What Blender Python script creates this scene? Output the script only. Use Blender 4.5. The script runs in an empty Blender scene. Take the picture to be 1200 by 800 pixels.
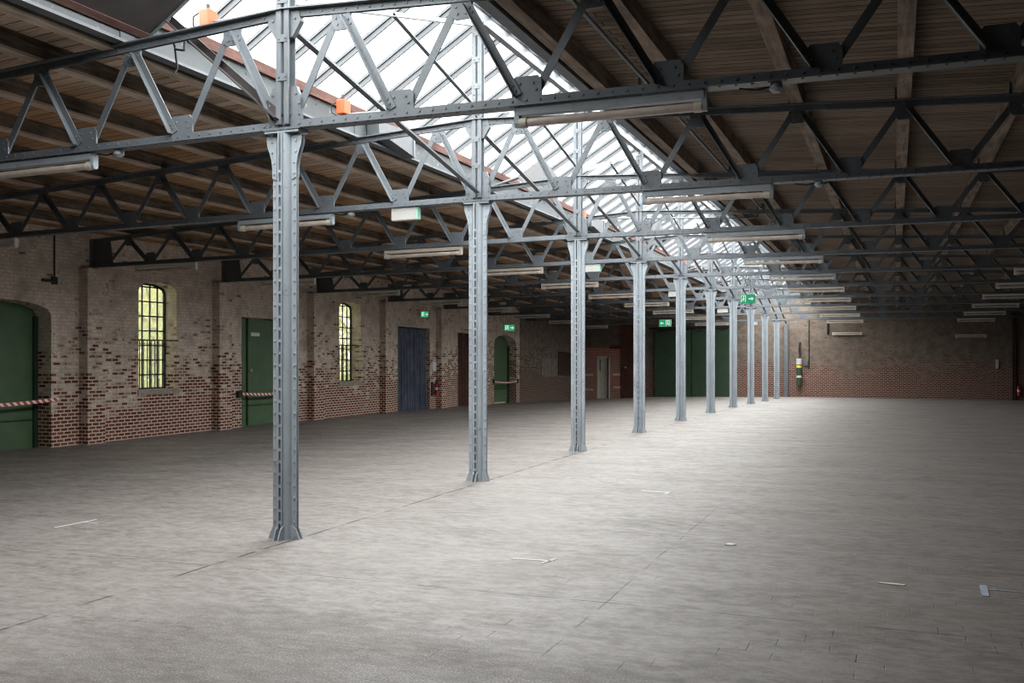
import bpy, bmesh, math, random
from mathutils import Vector, Matrix
from mathutils.geometry import tessellate_polygon
random.seed(7)
S = bpy.context.scene
COL = S.collection

# ------------------------------------------------------------------ place
BAY = 4.5525          # distance between columns
H = 3.805             # underside of the bottom chords
ND = 1.2              # node spacing of the lattice trusses
WX = 11.5             # half width of the hall
NB = 10               # far wall stands at NB * BAY
FY = NB * BAY
Y0 = -4 * BAY         # rear wall, behind the camera
KX = 1.89             # skylight kerbs
YS = [Y0 + i * BAY for i in range(0, 15)]
ORD = ['first', 'second', 'third', 'fourth', 'fifth', 'sixth', 'seventh', 'eighth', 'ninth', 'tenth', 'eleventh', 'twelfth']

def sst(a, b, x):
    t = min(1, max(0, (x - a) / (b - a))); return t * t * (3 - 2 * t)
def dz(x, y):         # the old hall has settled: towards the far end and the left wall
    return -0.0144 * max(0, -x) - 0.0005 * max(0, y - 12.78) ** 2
def dzf(x, y):        # floor
    return dz(x, y) - 0.09 * sst(5, 10.5, -x) * (1 - sst(40, 45, y)) + 0.10 * sst(37, 45, y) * sst(-9, -7, x)
def ztop(x):          # upper edge of the top chords
    return 4.93 - 0.045 * abs(x)

# ------------------------------------------------------------------ materials
def nt(name):
    m = bpy.data.materials.new(name); m.use_nodes = True
    t = m.node_tree; t.nodes.clear()
    return m, t
class N:
    def __init__(s, t): s.t = t
    def new(s, typ, **k):
        n = s.t.nodes.new(typ)
        for a, v in k.items():
            if a.startswith('i_'):
                key = a[2:]
                key = int(key) if key.isdigit() else key.replace('_', ' ')
                inp = n.inputs[key]
                if hasattr(v, 'is_linked') or v.__class__.__name__.startswith('NodeSocket'): s.t.links.new(v, inp)
                else: inp.default_value = v
            else: setattr(n, a, v)
        return n
    def math(s, op, a, b=0.0, c=None, clamp=False):
        n = s.new('ShaderNodeMath', operation=op, use_clamp=clamp)
        for i, v in enumerate([a, b] + ([c] if c is not None else [])):
            if isinstance(v, (int, float)): n.inputs[i].default_value = v
            else: s.t.links.new(v, n.inputs[i])
        return n.outputs[0]
    def mix(s, fac, a, b, blend='MIX'):
        n = s.new('ShaderNodeMix', data_type='RGBA', blend_type=blend)
        for i, v in ((0, fac), (6, a), (7, b)):
            if isinstance(v, (int, float)): n.inputs[i].default_value = v
            elif isinstance(v, tuple): n.inputs[i].default_value = v if len(v) == 4 else v + (1,)
            else: s.t.links.new(v, n.inputs[i])
        return n.outputs[2]
    def noise(s, vec, scale, detail=4, rough=.55):
        n = s.new('ShaderNodeTexNoise'); s.t.links.new(vec, n.inputs['Vector'])
        n.inputs['Scale'].default_value = scale; n.inputs['Detail'].default_value = detail; n.inputs['Roughness'].default_value = rough
        return n.outputs[0]
    def ramp(s, v, a, b):
        n = s.new('ShaderNodeMapRange', interpolation_type='SMOOTHSTEP'); s.t.links.new(v, n.inputs[0])
        n.inputs[1].default_value = a; n.inputs[2].default_value = b
        return n.outputs[0]
    def pos(s, scale=(1, 1, 1)):
        g = s.new('ShaderNodeNewGeometry')
        m = s.new('ShaderNodeMapping'); m.inputs['Scale'].default_value = scale
        s.t.links.new(g.outputs['Position'], m.inputs['Vector'])
        return m.outputs[0]
    def out(s, color, rough=.7, spec=.3, metal=0., bump=None, bstr=.3, bdist=.01):
        b = s.new('ShaderNodeBsdfPrincipled')
        for k, v in (('Base Color', color), ('Roughness', rough), ('Metallic', metal), ('Specular IOR Level', spec)):
            if isinstance(v, tuple): b.inputs[k].default_value = v if len(v) == 4 else v + (1,)
            elif isinstance(v, (int, float)): b.inputs[k].default_value = v
            else: s.t.links.new(v, b.inputs[k])
        if bump is not None:
            bn = s.new('ShaderNodeBump'); bn.inputs['Strength'].default_value = bstr; bn.inputs['Distance'].default_value = bdist
            s.t.links.new(bump, bn.inputs['Height']); s.t.links.new(bn.outputs[0], b.inputs['Normal'])
        o = s.new('ShaderNodeOutputMaterial'); s.t.links.new(b.outputs[0], o.inputs[0])

def m_paint(name, col, var=.12, scale=3., rough=.5, spec=.3, rust=None, metal=0.):
    m, t = nt(name); n = N(t); p = n.pos()
    f = n.noise(p, scale, 5)
    c = n.mix(n.ramp(f, .3, .75), tuple(v * (1 - var) for v in col), tuple(min(1, v * (1 + var)) for v in col))
    if rust:
        c = n.mix(n.math('MULTIPLY', n.ramp(n.noise(p, 11, 6, .65), .6, .72), .7), c, rust)
    n.out(c, rough, spec, metal)
    return m
def m_wood(name, c1, c2, axis='y', scale=1.):
    m, t = nt(name); n = N(t)
    sc = (9, .7, 9) if axis == 'y' else (.7, 9, 9)
    g = n.noise(n.pos(sc), 2.2 * scale, 6, .65)
    blot = n.noise(n.pos(), 1.7, 4, .6)
    f = n.math('ADD', n.math('MULTIPLY', n.ramp(g, .3, .72), .6), n.math('MULTIPLY', n.ramp(blot, .35, .7), .4))
    c = n.mix(f, c1, c2)
    n.out(c, .85, .15, bump=g, bstr=.5, bdist=.01)
    return m
def m_boards(name, c1, c2, outer=None, row=.135):
    # boards running across the hall, joints every row
    m, t = nt(name); n = N(t)
    p = n.pos()
    b = n.new('ShaderNodeTexBrick', offset=.37); t.links.new(p, b.inputs['Vector'])
    for k, v in (('Color1', (0, 0, 0, 1)), ('Color2', (1, 1, 1, 1)), ('Mortar', (.5, .5, .5, 1)), ('Scale', 1.), ('Mortar Size', .009), ('Mortar Smooth', .4), ('Brick Width', 4.1), ('Row Height', row)):
        b.inputs[k].default_value = v
    g = n.noise(n.pos((.8, 10, 10)), 2.4, 6, .65)
    f = n.math('ADD', n.math('MULTIPLY', n.ramp(g, .3, .7), .55), n.math('MULTIPLY', b.outputs[0], .45))
    c = n.mix(f, c1, c2)
    if outer:
        x = n.new('ShaderNodeSeparateXYZ'); t.links.new(p, x.inputs[0])
        k = n.ramp(n.math('ADD', x.outputs[0], n.math('MULTIPLY', n.noise(p, .9, 2), .6)), -3.2, -4.0)
        c = n.mix(k, c, n.mix(f, outer[0], outer[1]))
    c = n.mix(n.math('MULTIPLY', b.outputs['Fac'], .9), c, (.006, .005, .004))
    h = n.math('SUBTRACT', n.math('MULTIPLY', g, .3), b.outputs['Fac'])
    n.out(c, .85, .15, bump=h, bstr=.8, bdist=.012)
    return m
def m_brick(name, limit, red1, red2, wash, worn=.35, bandn=1.1, amp=3.6, mortar=(.42, .36, .31), dirty=.5):
    # brickwork bare below `limit`, worn whitewash above
    m, t = nt(name); n = N(t)
    g = n.new('ShaderNodeNewGeometry'); sp = n.new('ShaderNodeSeparateXYZ'); t.links.new(g.outputs['Position'], sp.inputs[0])
    u = n.math('ADD', sp.outputs[0], sp.outputs[1])
    cm = n.new('ShaderNodeCombineXYZ'); t.links.new(u, cm.inputs[0]); t.links.new(sp.outputs[2], cm.inputs[1])
    p = cm.outputs[0]
    wob = n.noise(p, 5, 3)
    off = n.new('ShaderNodeVectorMath', operation='SCALE'); 
    wn = n.new('ShaderNodeTexNoise'); t.links.new(p, wn.inputs['Vector']); wn.inputs['Scale'].default_value = 6
    t.links.new(wn.outputs['Color'], off.inputs[0]); off.inputs['Scale'].default_value = .018
    ad = n.new('ShaderNodeVectorMath', operation='ADD'); t.links.new(p, ad.inputs[0]); t.links.new(off.outputs[0], ad.inputs[1])
    b = n.new('ShaderNodeTexBrick'); t.links.new(ad.outputs[0], b.inputs['Vector'])
    for k, v in (('Color1', (0, 0, 0, 1)), ('Color2', (1, 1, 1, 1)), ('Mortar', (.5, .5, .5, 1)), ('Scale', 1.), ('Mortar Size', .016), ('Mortar Smooth', .25), ('Brick Width', .20), ('Row Height', .079)):
        b.inputs[k].default_value = v
    rnd = b.outputs[0]; mort = b.outputs['Fac']
    big = n.noise(p, .55, 3, .6); mid = n.noise(p, 2.6, 5, .65); fine = n.noise(p, 22, 5, .7)
    red = n.mix(rnd, red1, red2)
    red = n.mix(n.math('MULTIPLY', n.ramp(fine, .35, .75), .5), red, tuple(v * .35 for v in red1))
    # whitewash amount
    a = n.math('ADD', sp.outputs[2], n.math('MULTIPLY', n.math('SUBTRACT', big, .5), amp))
    a = n.math('ADD', a, n.math('MULTIPLY', n.math('SUBTRACT', mid, .5), 1.6))
    a = n.math('ADD', a, n.math('MULTIPLY', n.math('SUBTRACT', rnd, .5), bandn))
    wf = n.ramp(a, limit - .45, limit + .45)
    spots = n.ramp(n.math('ADD', n.math('MULTIPLY', mid, .75), n.math('MULTIPLY', fine, .35)), .62, .70)
    wf = n.math('MULTIPLY', wf, n.math('SUBTRACT', 1.0, n.math('MULTIPLY', spots, worn)))
    lost = n.math('MULTIPLY', n.math('GREATER_THAN', rnd, .87), n.ramp(n.noise(p, 1.7, 4, .6), .50, .60))
    wf = n.math('MULTIPLY', wf, n.math('SUBTRACT', 1.0, n.math('MULTIPLY', lost, .9)))
    washc = n.mix(n.ramp(mid, .3, .75), tuple(v * dirty for v in wash), wash)
    washc = n.mix(n.math('MULTIPLY', mort, .6), washc, tuple(v * .55 for v in wash))
    stain = n.ramp(n.noise(p, 1.1, 6, .7), .5, .75)
    washc = n.mix(n.math('MULTIPLY', stain, .45), washc, (.16, .125, .10))
    body = n.mix(mort, red, n.mix(fine, tuple(v * .6 for v in mortar), mortar))
    c = n.mix(wf, body, washc)
    h = n.math('ADD', n.math('MULTIPLY', mort, -1.0), n.math('MULTIPLY', fine, .5))
    n.out(c, .9, .1, bump=h, bstr=.7, bdist=.012)
    return m
def m_floor():
    m, t = nt('worn_block_floor'); n = N(t); p = n.pos()
    b = n.new('ShaderNodeTexBrick'); t.links.new(p, b.inputs['Vector'])
    for k, v in (('Color1', (0, 0, 0, 1)), ('Color2', (1, 1, 1, 1)), ('Mortar', (.5, .5, .5, 1)), ('Scale', 1.), ('Mortar Size', .0045), ('Mortar Smooth', .6), ('Brick Width', .30), ('Row Height', .155)):
        b.inputs[k].default_value = v
    big = n.noise(p, .22, 4, .6); mid = n.noise(n.pos((.6, 1.3, 1)), 1.3, 7, .68); fine = n.noise(n.pos((1, 1.6, 1)), 14, 6, .7); grit = n.noise(p, 85, 4, .7)
    c = n.mix(n.ramp(mid, .25, .75), (.085, .074, .067), (.200, .184, .174))
    c = n.mix(n.math('MULTIPLY', n.ramp(big, .4, .65), .35), c, (.15, .128, .116))
    c = n.mix(n.math('MULTIPLY', b.outputs[0], .16), c, (.22, .207, .20))
    c = n.mix(n.math('MULTIPLY', n.ramp(fine, .42, .66), .5), c, (.055, .047, .042))
    g2 = n.noise(n.pos((1, 1.8, 1)), 5.5, 8, .78); g3 = n.noise(n.pos((1, 1.5, 1)), 38, 5, .8)
    c = n.mix(n.math('MULTIPLY', n.ramp(g2, .40, .60), .55), c, (.255, .238, .225))
    c = n.mix(n.math('MULTIPLY', n.ramp(g3, .46, .60), .42), c, (.06, .05, .044))
    # coarse worn patches
    worn = n.math('MULTIPLY', n.ramp(n.noise(p, .55, 5, .65), .56, .66), n.ramp(grit, .42, .6))
    c = n.mix(n.math('MULTIPLY', worn, .65), c, (.13, .105, .085))
    spx = n.new('ShaderNodeSeparateXYZ'); t.links.new(p, spx.inputs[0])
    fy = n.math('ADD', n.math('MULTIPLY', spx.outputs[1], -1.0), n.math('MULTIPLY', n.math('SUBTRACT', n.noise(p, 1.1, 5, .7), .5), 2.6))
    fx = n.math('ABSOLUTE', n.math('SUBTRACT', spx.outputs[0], 2.6))
    pt = n.math('MULTIPLY', n.ramp(fy, 1.9, 2.9), n.ramp(fx, 2.4, 1.2))
    pt = n.math('MULTIPLY', pt, n.ramp(grit, .36, .56))
    c = n.mix(n.math('MULTIPLY', pt, .8), c, (.045, .034, .026))
    worn = n.math('MAXIMUM', worn, pt)
    jm = n.math('MULTIPLY', b.outputs['Fac'], n.math('MULTIPLY', n.ramp(n.noise(p, 1.9, 5, .7), .47, .66), n.ramp(n.noise(p, .23, 2), .40, .62)))
    c = n.mix(n.math('MULTIPLY', jm, .6), c, (.032, .027, .025))
    sp = n.new('ShaderNodeSeparateXYZ'); t.links.new(p, sp.inputs[0])
    seam = jm
    for ax, v, w in ((0, .12, .014), (0, 3.44, .007), (1, -1.24, .006)):
        wob = n.math('MULTIPLY', n.math('SUBTRACT', n.noise(p, 1.5, 3), .5), .05)
        d = n.math('ABSOLUTE', n.math('SUBTRACT', n.math('ADD', sp.outputs[ax], wob), v))
        k = n.math('MULTIPLY', n.math('LESS_THAN', d, w), n.ramp(n.noise(p, 2.7, 4), .38, .55))
        if v == 3.44: k = n.math('MULTIPLY', k, n.math('MULTIPLY', n.ramp(sp.outputs[1], 4.5, 2.0), .7))
        c = n.mix(n.math('MULTIPLY', k, .85), c, (.03, .026, .024)); seam = n.math('MAXIMUM', seam, k)
    # tyre scuffs, far right
    wv = n.new('ShaderNodeTexVoronoi', feature='DISTANCE_TO_EDGE'); 
    dn = n.new('ShaderNodeVectorMath', operation='ADD'); nn = n.new('ShaderNodeTexNoise'); nn.inputs['Scale'].default_value = .5
    t.links.new(p, nn.inputs['Vector']); t.links.new(p, dn.inputs[0]); t.links.new(nn.outputs['Color'], dn.inputs[1]); t.links.new(dn.outputs[0], wv.inputs['Vector']); wv.inputs['Scale'].default_value = .28
    sc = n.math('MULTIPLY', n.math('LESS_THAN', wv.outputs['Distance'], .012), n.ramp(n.noise(p, .8, 4), .5, .65))
    c = n.mix(n.math('MULTIPLY', sc, .5), c, (.08, .07, .065))
    h = n.math('ADD', n.math('MULTIPLY', jm, -1.0), n.math('ADD', n.math('MULTIPLY', g2, .8), n.math('MULTIPLY', g3, .6)))
    # light flecks of dust and plaster
    fl = n.math('MULTIPLY', n.ramp(n.noise(n.pos((.5, 1.6, 1)), 7.5, 6, .75), .64, .72), n.ramp(n.noise(p, .9, 3), .42, .6))
    c = n.mix(n.math('MULTIPLY', fl, .5), c, (.36, .34, .32))
    pol = n.ramp(n.math('ADD', n.math('MULTIPLY', mid, .35), n.math('ADD', n.math('MULTIPLY', g2, .4), n.math('MULTIPLY', g3, .25))), .36, .64)
    pol = n.math('MULTIPLY', pol, n.math('SUBTRACT', 1.0, n.math('MULTIPLY', worn, .6)))
    sheen = n.math('MULTIPLY', n.math('ADD', .42, n.math('MULTIPLY', pol, .5)), n.math('SUBTRACT', 1.0, n.math('MULTIPLY', seam, .95)))
    rg = n.math('SUBTRACT', n.math('ADD', .56, n.math('MULTIPLY', grit, .14)), n.math('MULTIPLY', pol, .22))
    n.out(c, rg, sheen, bump=h, bstr=.75, bdist=.006)
    return m
def m_glass(name, tint, gloss=.06, diff=0., dcol=(.1, .1, .1)):
    m, t = nt(name); n = N(t)
    tr = n.new('ShaderNodeBsdfTransparent'); tr.inputs[0].default_value = tint + (1,)
    gl = n.new('ShaderNodeBsdfGlossy'); gl.inputs['Roughness'].default_value = .08
    mx = n.new('ShaderNodeMixShader'); mx.inputs[0].default_value = gloss
    t.links.new(tr.outputs[0], mx.inputs[1]); t.links.new(gl.outputs[0], mx.inputs[2])
    last = mx
    if diff:
        tl = n.new('ShaderNodeBsdfTranslucent'); tl.inputs[0].default_value = dcol + (1,)
        m2 = n.new('ShaderNodeMixShader'); m2.inputs[0].default_value = diff
        t.links.new(mx.outputs[0], m2.inputs[1]); t.links.new(tl.outputs[0], m2.inputs[2]); last = m2
    o = n.new('ShaderNodeOutputMaterial'); t.links.new(last.outputs[0], o.inputs[0])
    return m
def m_stripe():
    m, t = nt('red_white_tape'); n = N(t); g = n.new('ShaderNodeNewGeometry')
    sp = n.new('ShaderNodeSeparateXYZ'); t.links.new(g.outputs['Position'], sp.inputs[0])
    v = n.math('ADD', n.math('ADD', sp.outputs[0], sp.outputs[1]), sp.outputs[2])
    f = n.math('GREATER_THAN', n.math('FRACT', n.math('MULTIPLY', v, 6.0)), .5)
    n.out(n.mix(f, (.75, .72, .70), (.55, .05, .04)), .5, .3)
    return m
def m_emit(name, col, st):
    m, t = nt(name); n = N(t)
    e = n.new('ShaderNodeEmission'); e.inputs[0].default_value = col + (1,); e.inputs[1].default_value = st
    o = n.new('ShaderNodeOutputMaterial'); t.links.new(e.outputs[0], o.inputs[0]); return m

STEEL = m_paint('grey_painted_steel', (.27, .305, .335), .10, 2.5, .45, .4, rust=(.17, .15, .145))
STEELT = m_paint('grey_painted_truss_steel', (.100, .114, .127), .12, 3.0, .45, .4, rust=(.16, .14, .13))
DARKST = m_paint('dark_grey_steel', (.10, .11, .12), .1, 4, .5, .35)
GREENG = m_paint('dark_green_gate_paint', (.028, .055, .03), .12, 2., .5, .3)
BARM = m_paint('glazing_bar_grey', (.06, .068, .075), .1, 3., .5, .3)
HOODM = m_paint('pale_hood_sheet', (.095, .096, .098), .06, 3, .5, .3)
FLAPM = m_paint('dark_rusty_sheet', (.03, .025, .025), .2, 4, .6, .3)
KERB = m_paint('pale_grey_kerb_paint', (.058, .066, .07), .08, 1.8, .55, .3, rust=(.3, .3, .29))
REDWOOD = m_wood('reddish_timber', (.045, .024, .020), (.12, .065, .055))
PURLIN = m_wood('weathered_purlin_timber', (.10, .078, .06), (.34, .27, .215))
PURLIN_L = m_wood('sooty_purlin_timber', (.035, .027, .021), (.21, .165, .13))
LIT_UNDER = m_wood('lit_underside_timber', (.26, .21, .165), (.60, .49, .40))  # paler timber tone painted in for the lit purlin undersides
BOARDS_R = m_boards('roof_boards_grey_brown', (.075, .056, .042), (.235, .178, .134))
BOARDS_L = m_boards('roof_boards_brown', (.17, .122, .092), (.55, .42, .315), outer=((.18, .10, .055), (.44, .265, .145)), row=.19)
BRICK_L = m_brick('whitewashed_brick_side', 1.30, (.12, .034, .023), (.23, .078, .052), (.80, .685, .575), worn=.85, bandn=1.9, mortar=(.66, .56, .47))
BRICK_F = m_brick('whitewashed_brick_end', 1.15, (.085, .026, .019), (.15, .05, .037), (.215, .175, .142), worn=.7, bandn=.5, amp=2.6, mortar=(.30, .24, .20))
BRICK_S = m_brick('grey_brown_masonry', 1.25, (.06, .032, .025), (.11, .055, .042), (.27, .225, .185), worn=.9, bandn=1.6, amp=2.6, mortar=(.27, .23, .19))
BRICK_D = m_brick('dark_brick', 9., (.05, .026, .02), (.08, .04, .03), (.2, .17, .14), mortar=(.09, .075, .065))  # dark tone soaks up bounce off the unseen walls; the patch shares it
BRICK_R = m_brick('red_brick_panel', 9., (.30, .085, .055), (.40, .14, .10), (.5, .45, .4), mortar=(.45, .36, .31))
FLOOR = m_floor()
GREEN = m_paint('green_door_paint', (.07, .125, .064), .12, 2., .5, .3)
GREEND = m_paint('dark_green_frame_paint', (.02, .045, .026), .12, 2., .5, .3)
BROWN = m_wood('dark_brown_door_wood', (.045, .02, .015), (.11, .045, .032))
BLACK = m_paint('black_iron', (.018, .018, .02), .1, 4, .55, .3)
WHITE = m_paint('white_enamel', (.50, .50, .48), .05, 4, .45, .4)
CREAM = m_paint('cream_enamel', (.50, .455, .385), .06, 4, .45, .4)
TUBE = m_paint('clear_tube_sleeve', (.46, .40, .35), .15, 6, .25, .5)
ORANGE = m_paint('orange_enamel', (.50, .085, .025), .06, 5, .45, .4)
GLASS = m_glass('skylight_glass', (.93, .95, .95))
WGLASS = m_glass('grimy_window_glass', (.15, .148, .125), .04, .35, (.12, .12, .09))
STONE = m_paint('sill_stone', (.32, .28, .245), .2, 9, .85, .1)
TAPE = m_stripe()
MARK = m_paint('white_floor_tape', (.88, .88, .88), .05, 20, .4, .8)
BLUEMARK = m_paint('grey_blue_floor_tape', (.28, .32, .38), .1, 20, .7, .2)
SIGNG = m_paint('sign_green', (.0, .30, .13), .03, 5, .4, .3)
SIGNL = m_emit('lit_sign_green', (.05, .62, .30), .55)
SIGNW = m_emit('lit_sign_white', (.85, 1, .9), .85)
REDEX = m_paint('red_extinguisher_enamel', (.42, .02, .02), .05, 4, .35, .5)
CURT = m_paint('blue_curtain_cloth', (.10, .112, .155), .25, 2.2, .9, .05)
PAPER = m_paint('white_paper', (.70, .70, .72), .03, 8, .8, .1)
PLASTER = m_paint('pale_plaster', (.50, .45, .39), .18, 3, .9, .1)
DOORW = m_paint('pale_grey_door_paint', (.52, .50, .44), .1, 3, .6, .2)
YEL = m_paint('yellow_label', (.65, .52, .05), .05, 5, .5, .3)
HYD = m_paint('dark_green_tank_enamel', (.035, .06, .035), .1, 4, .4, .4)
def m_leaf(name, a, b):
    m, t = nt(name); n = N(t); c = n.mix(n.ramp(n.noise(n.pos(), 1.6, 4), .35, .65), a, b)
    d = n.new('ShaderNodeBsdfDiffuse'); tl = n.new('ShaderNodeBsdfTranslucent'); t.links.new(c, d.inputs[0]); t.links.new(c, tl.inputs[0])
    mx = n.new('ShaderNodeMixShader'); mx.inputs[0].default_value = .5; t.links.new(d.outputs[0], mx.inputs[1]); t.links.new(tl.outputs[0], mx.inputs[2])
    o = n.new('ShaderNodeOutputMaterial'); t.links.new(mx.outputs[0], o.inputs[0]); return m
LEAF = m_leaf('yellow_leaves', (.85, .74, .30), (.50, .58, .24))
LEAF2 = m_leaf('green_leaves', (.42, .55, .30), (.70, .70, .42))
BARK = m_wood('bark', (.05, .04, .03), (.14, .11, .08))
GRASS = m_paint('grass_green', (.16, .24, .07), .3, 3, .9, .1)
ROOFOUT = m_paint('roofing_felt', (.06, .06, .065), .1, 3, .9, .1)
GREYBOX = m_paint('galvanised_sheet', (.075, .082, .09), .08, 4, .5, .4)

# ------------------------------------------------------------------ mesh helpers
class MB:
    def __init__(s): s.v = []; s.f = []; s.sm = []
    def add(s, vs, fs, smooth=False):
        o = len(s.v); s.v += [Vector(v) for v in vs]
        for f in fs: s.f.append([i + o for i in f]); s.sm.append(smooth)
        return s
    def box(s, x0, x1, y0, y1, z0, z1):
        vs = [(x, y, z) for x in (x0, x1) for y in (y0, y1) for z in (z0, z1)]
        return s.add(vs, [(0, 1, 3, 2), (4, 6, 7, 5), (0, 4, 5, 1), (2, 3, 7, 6), (0, 2, 6, 4), (1, 5, 7, 3)])
    def obox(s, c, ax, ay, az):           # centre and three half vectors
        c, ax, ay, az = map(Vector, (c, ax, ay, az))
        vs = [c + i * ax + j * ay + k * az for i in (-1, 1) for j in (-1, 1) for k in (-1, 1)]
        return s.add(vs, [(0, 1, 3, 2), (4, 6, 7, 5), (0, 4, 5, 1), (2, 3, 7, 6), (0, 2, 6, 4), (1, 5, 7, 3)])
    def bar(s, p0, p1, w, h, up=(0, 1, 0), ou=0., ow=0.):   # w across, h along `up`
        p0, p1 = Vector(p0), Vector(p1); d = (p1 - p0); n = d.normalized(); u = Vector(up)
        u = (u - n * u.dot(n)).normalized(); q = n.cross(u)
        return s.obox((p0 + p1) / 2 + u * ou + q * ow, d / 2, q * w / 2, u * h / 2)
    def ybar(s, x0, x1, z0, z1, ys):
        vs = []; fs = []
        for y in ys: vs += [(x0, y, z0), (x1, y, z0), (x1, y, z1), (x0, y, z1)]
        k = len(ys)
        for i in range(k - 1):
            a = 4 * i
            for j in range(4): fs.append((a + j, a + (j + 1) % 4, a + 4 + (j + 1) % 4, a + 4 + j))
        fs += [(3, 2, 1, 0), (4 * k - 4, 4 * k - 3, 4 * k - 2, 4 * k - 1)]
        return s.add(vs, fs)
    def tube(s, p0, p1, r, n=10, r1=None, cap=True):
        p0, p1 = Vector(p0), Vector(p1); d = (p1 - p0).normalized()
        u = d.orthogonal().normalized(); q = d.cross(u); r1 = r if r1 is None else r1
        vs = []
        for p, rr in ((p0, r), (p1, r1)):
            for i in range(n):
                a = 2 * math.pi * i / n; vs.append(p + u * rr * math.cos(a) + q * rr * math.sin(a))
        s.add(vs, [(i, (i + 1) % n, n + (i + 1) % n, n + i) for i in range(n)], True)
        if cap: s.add(vs[:n], [tuple(reversed(range(n)))]); s.add(vs[n:], [tuple(range(n))])
        return s
    def path(s, pts, r, n=8):
        for a, b in zip(pts, pts[1:]): s.tube(a, b, r, n)
        return s
    def dome(s, c, nrm, r, n=6):
        c, d = Vector(c), Vector(nrm).normalized(); u = d.orthogonal().normalized(); q = d.cross(u)
        vs = []
        for rr, hh in ((r, 0), (r * .75, r * .55)):
            for i in range(n):
                a = 2 * math.pi * i / n; vs.append(c + u * rr * math.cos(a) + q * rr * math.sin(a) + d * hh)
        return s.add(vs, [(i, (i + 1) % n, n + (i + 1) % n, n + i) for i in range(n)] + [tuple(range(n, 2 * n))])
    def prism(s, pts, ex):                # planar polygon swept by ex
        pts = [Vector(p) for p in pts]; ex = Vector(ex); n = len(pts)
        s.add(pts + [p + ex for p in pts], [(i, (i + 1) % n, n + (i + 1) % n, n + i) for i in range(n)])
        tri = tessellate_polygon([pts])
        s.add(pts, [tuple(t) for t in tri]); s.add([p + ex for p in pts], [tuple(reversed(t)) for t in tri])
        return s
    def build(s, name, mat, parent=None, fn=dz, loc=None, bevel=0.):
        me = bpy.data.meshes.new(name)
        vs = [v.copy() for v in s.v]
        if fn:
            for v in vs: v.z += fn(v.x, v.y)
        if parent is not None:
            o3 = parent['_w'] if '_w' in parent else (0, 0, 0)
            base = Vector(o3)
        else:
            base = Vector(loc) if loc is not None else Vector((0, 0, 0))
            if loc is not None and fn: base.z += fn(base.x, base.y)
        me.from_pydata([v - base for v in vs], [], s.f)
        me.polygons.foreach_set('use_smooth', s.sm)
        me.materials.append(mat)
        bm = bmesh.new(); bm.from_mesh(me); bmesh.ops.recalc_face_normals(bm, faces=bm.faces); bm.to_mesh(me); bm.free()
        o = bpy.data.objects.new(name, me); COL.objects.link(o)
        o['_w'] = tuple(base)
        if parent is not None: o.parent = parent
        else: o.location = base
        if bevel:
            md = o.modifiers.new('bevel', 'BEVEL'); md.width = bevel; md.segments = 2; md.limit_method = 'ANGLE'
        return o
def tag(o, label, cat, group=None, kind=None):
    o['label'] = label; o['category'] = cat
    if group: o['group'] = group
    if kind: o['kind'] = kind
    return o
def thing(name, label, cat, loc, group=None, fn=dz):
    o = bpy.data.objects.new(name, None); COL.objects.link(o); o.empty_display_size = .1
    b = Vector(loc)
    if fn: b.z += fn(b.x, b.y)
    o.location = b; o['_w'] = tuple(b)
    return tag(o, label, cat, group)
def struct(o, label=None):
    o['kind'] = 'structure'
    if label: o['label'] = label
    return o

# ------------------------------------------------------------------ setting: floor
m = MB(); gx = [-13 + i * 1.0 for i in range(27)]; gy = [Y0 - .5 + i * 1.3 for i in range(51)]
vs = [(x, y, 0) for y in gy for x in gx]; fs = []
for j in range(len(gy) - 1):
    for i in range(len(gx) - 1):
        a = j * len(gx) + i; fs.append((a, a + 1, a + 1 + len(gx), a + len(gx)))
m.add(vs, fs, True)
struct(m.build('floor', FLOOR, fn=dzf))
# ground outdoors beyond the left wall
m = MB().add([(-60, -40, -.6), (-12.4, -40, -.6), (-12.4, 90, -.6), (-60, 90, -.6)], [(0, 1, 2, 3)])
struct(m.build('ground_outdoors', GRASS, fn=None))

# ------------------------------------------------------------------ walls
def arch(a, b, z0, zs, rise, n=9):
    pts = [(a, z0), (b, z0)]
    for i in range(n):
        t = math.pi * i / (n - 1)
        pts.append(((a + b) / 2 + (b - a) / 2 * math.cos(t), zs + rise * math.sin(t) ** .8))
    return pts
def panel(mb, outer, holes, P, depth):
    """wall face with openings; P(u, w, d) -> world; reveals go in by depth"""
    loops = [[Vector((u, w, 0)) for u, w in L] for L in [outer] + holes]
    flat = [p for L in loops for p in L]
    tri = tessellate_polygon(loops)
    mb.add([P(p.x, p.y, 0) for p in flat], [tuple(t) for t in tri])
    for hl in holes:
        n = len(hl)
        vs = [P(u, w, 0) for u, w in hl] + [P(u, w, depth) for u, w in hl]
        mb.add(vs, [(i, (i + 1) % n, n + (i + 1) % n, n + i) for i in range(n)])
PL = lambda u, w, d: (-WX - d, u, w)
PF = lambda u, w, d: (u, FY + d, w)
RD = .42
openings = {   # bay index -> hole
    1: arch(5.42, 8.24, -.3, 2.74, .29),
    2: arch(10.85, 12.19, 1.05, 3.44, .22),
    3: [(14.82, -.3), (17.40, -.3), (17.40, 2.95), (14.82, 2.95)],
    4: arch(19.95, 21.33, 1.05, 3.46, .22),
    5: [(23.98, -.3), (26.62, -.3), (26.62, 3.02), (23.98, 3.02)],
    6: [(29.25, -.3), (31.1, -.3), (31.1, 2.98), (29.25, 2.98)],
    7: arch(33.2, 36.0, -.3, 2.62, .45),
}
m = MB()
for i in range(-4, 10):
    a, b = i * BAY, (i + 1) * BAY
    if i == 8:
        struct(m.build('wall_left', BRICK_L), 'whitewashed brick wall with pilasters, arched windows and green doors'); m = MB()
    panel(m, [(a, -.6), (b, -.6), (b, 4.75), (a, 4.75)], [openings[i]] if i in openings else [], PL, RD)
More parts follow.
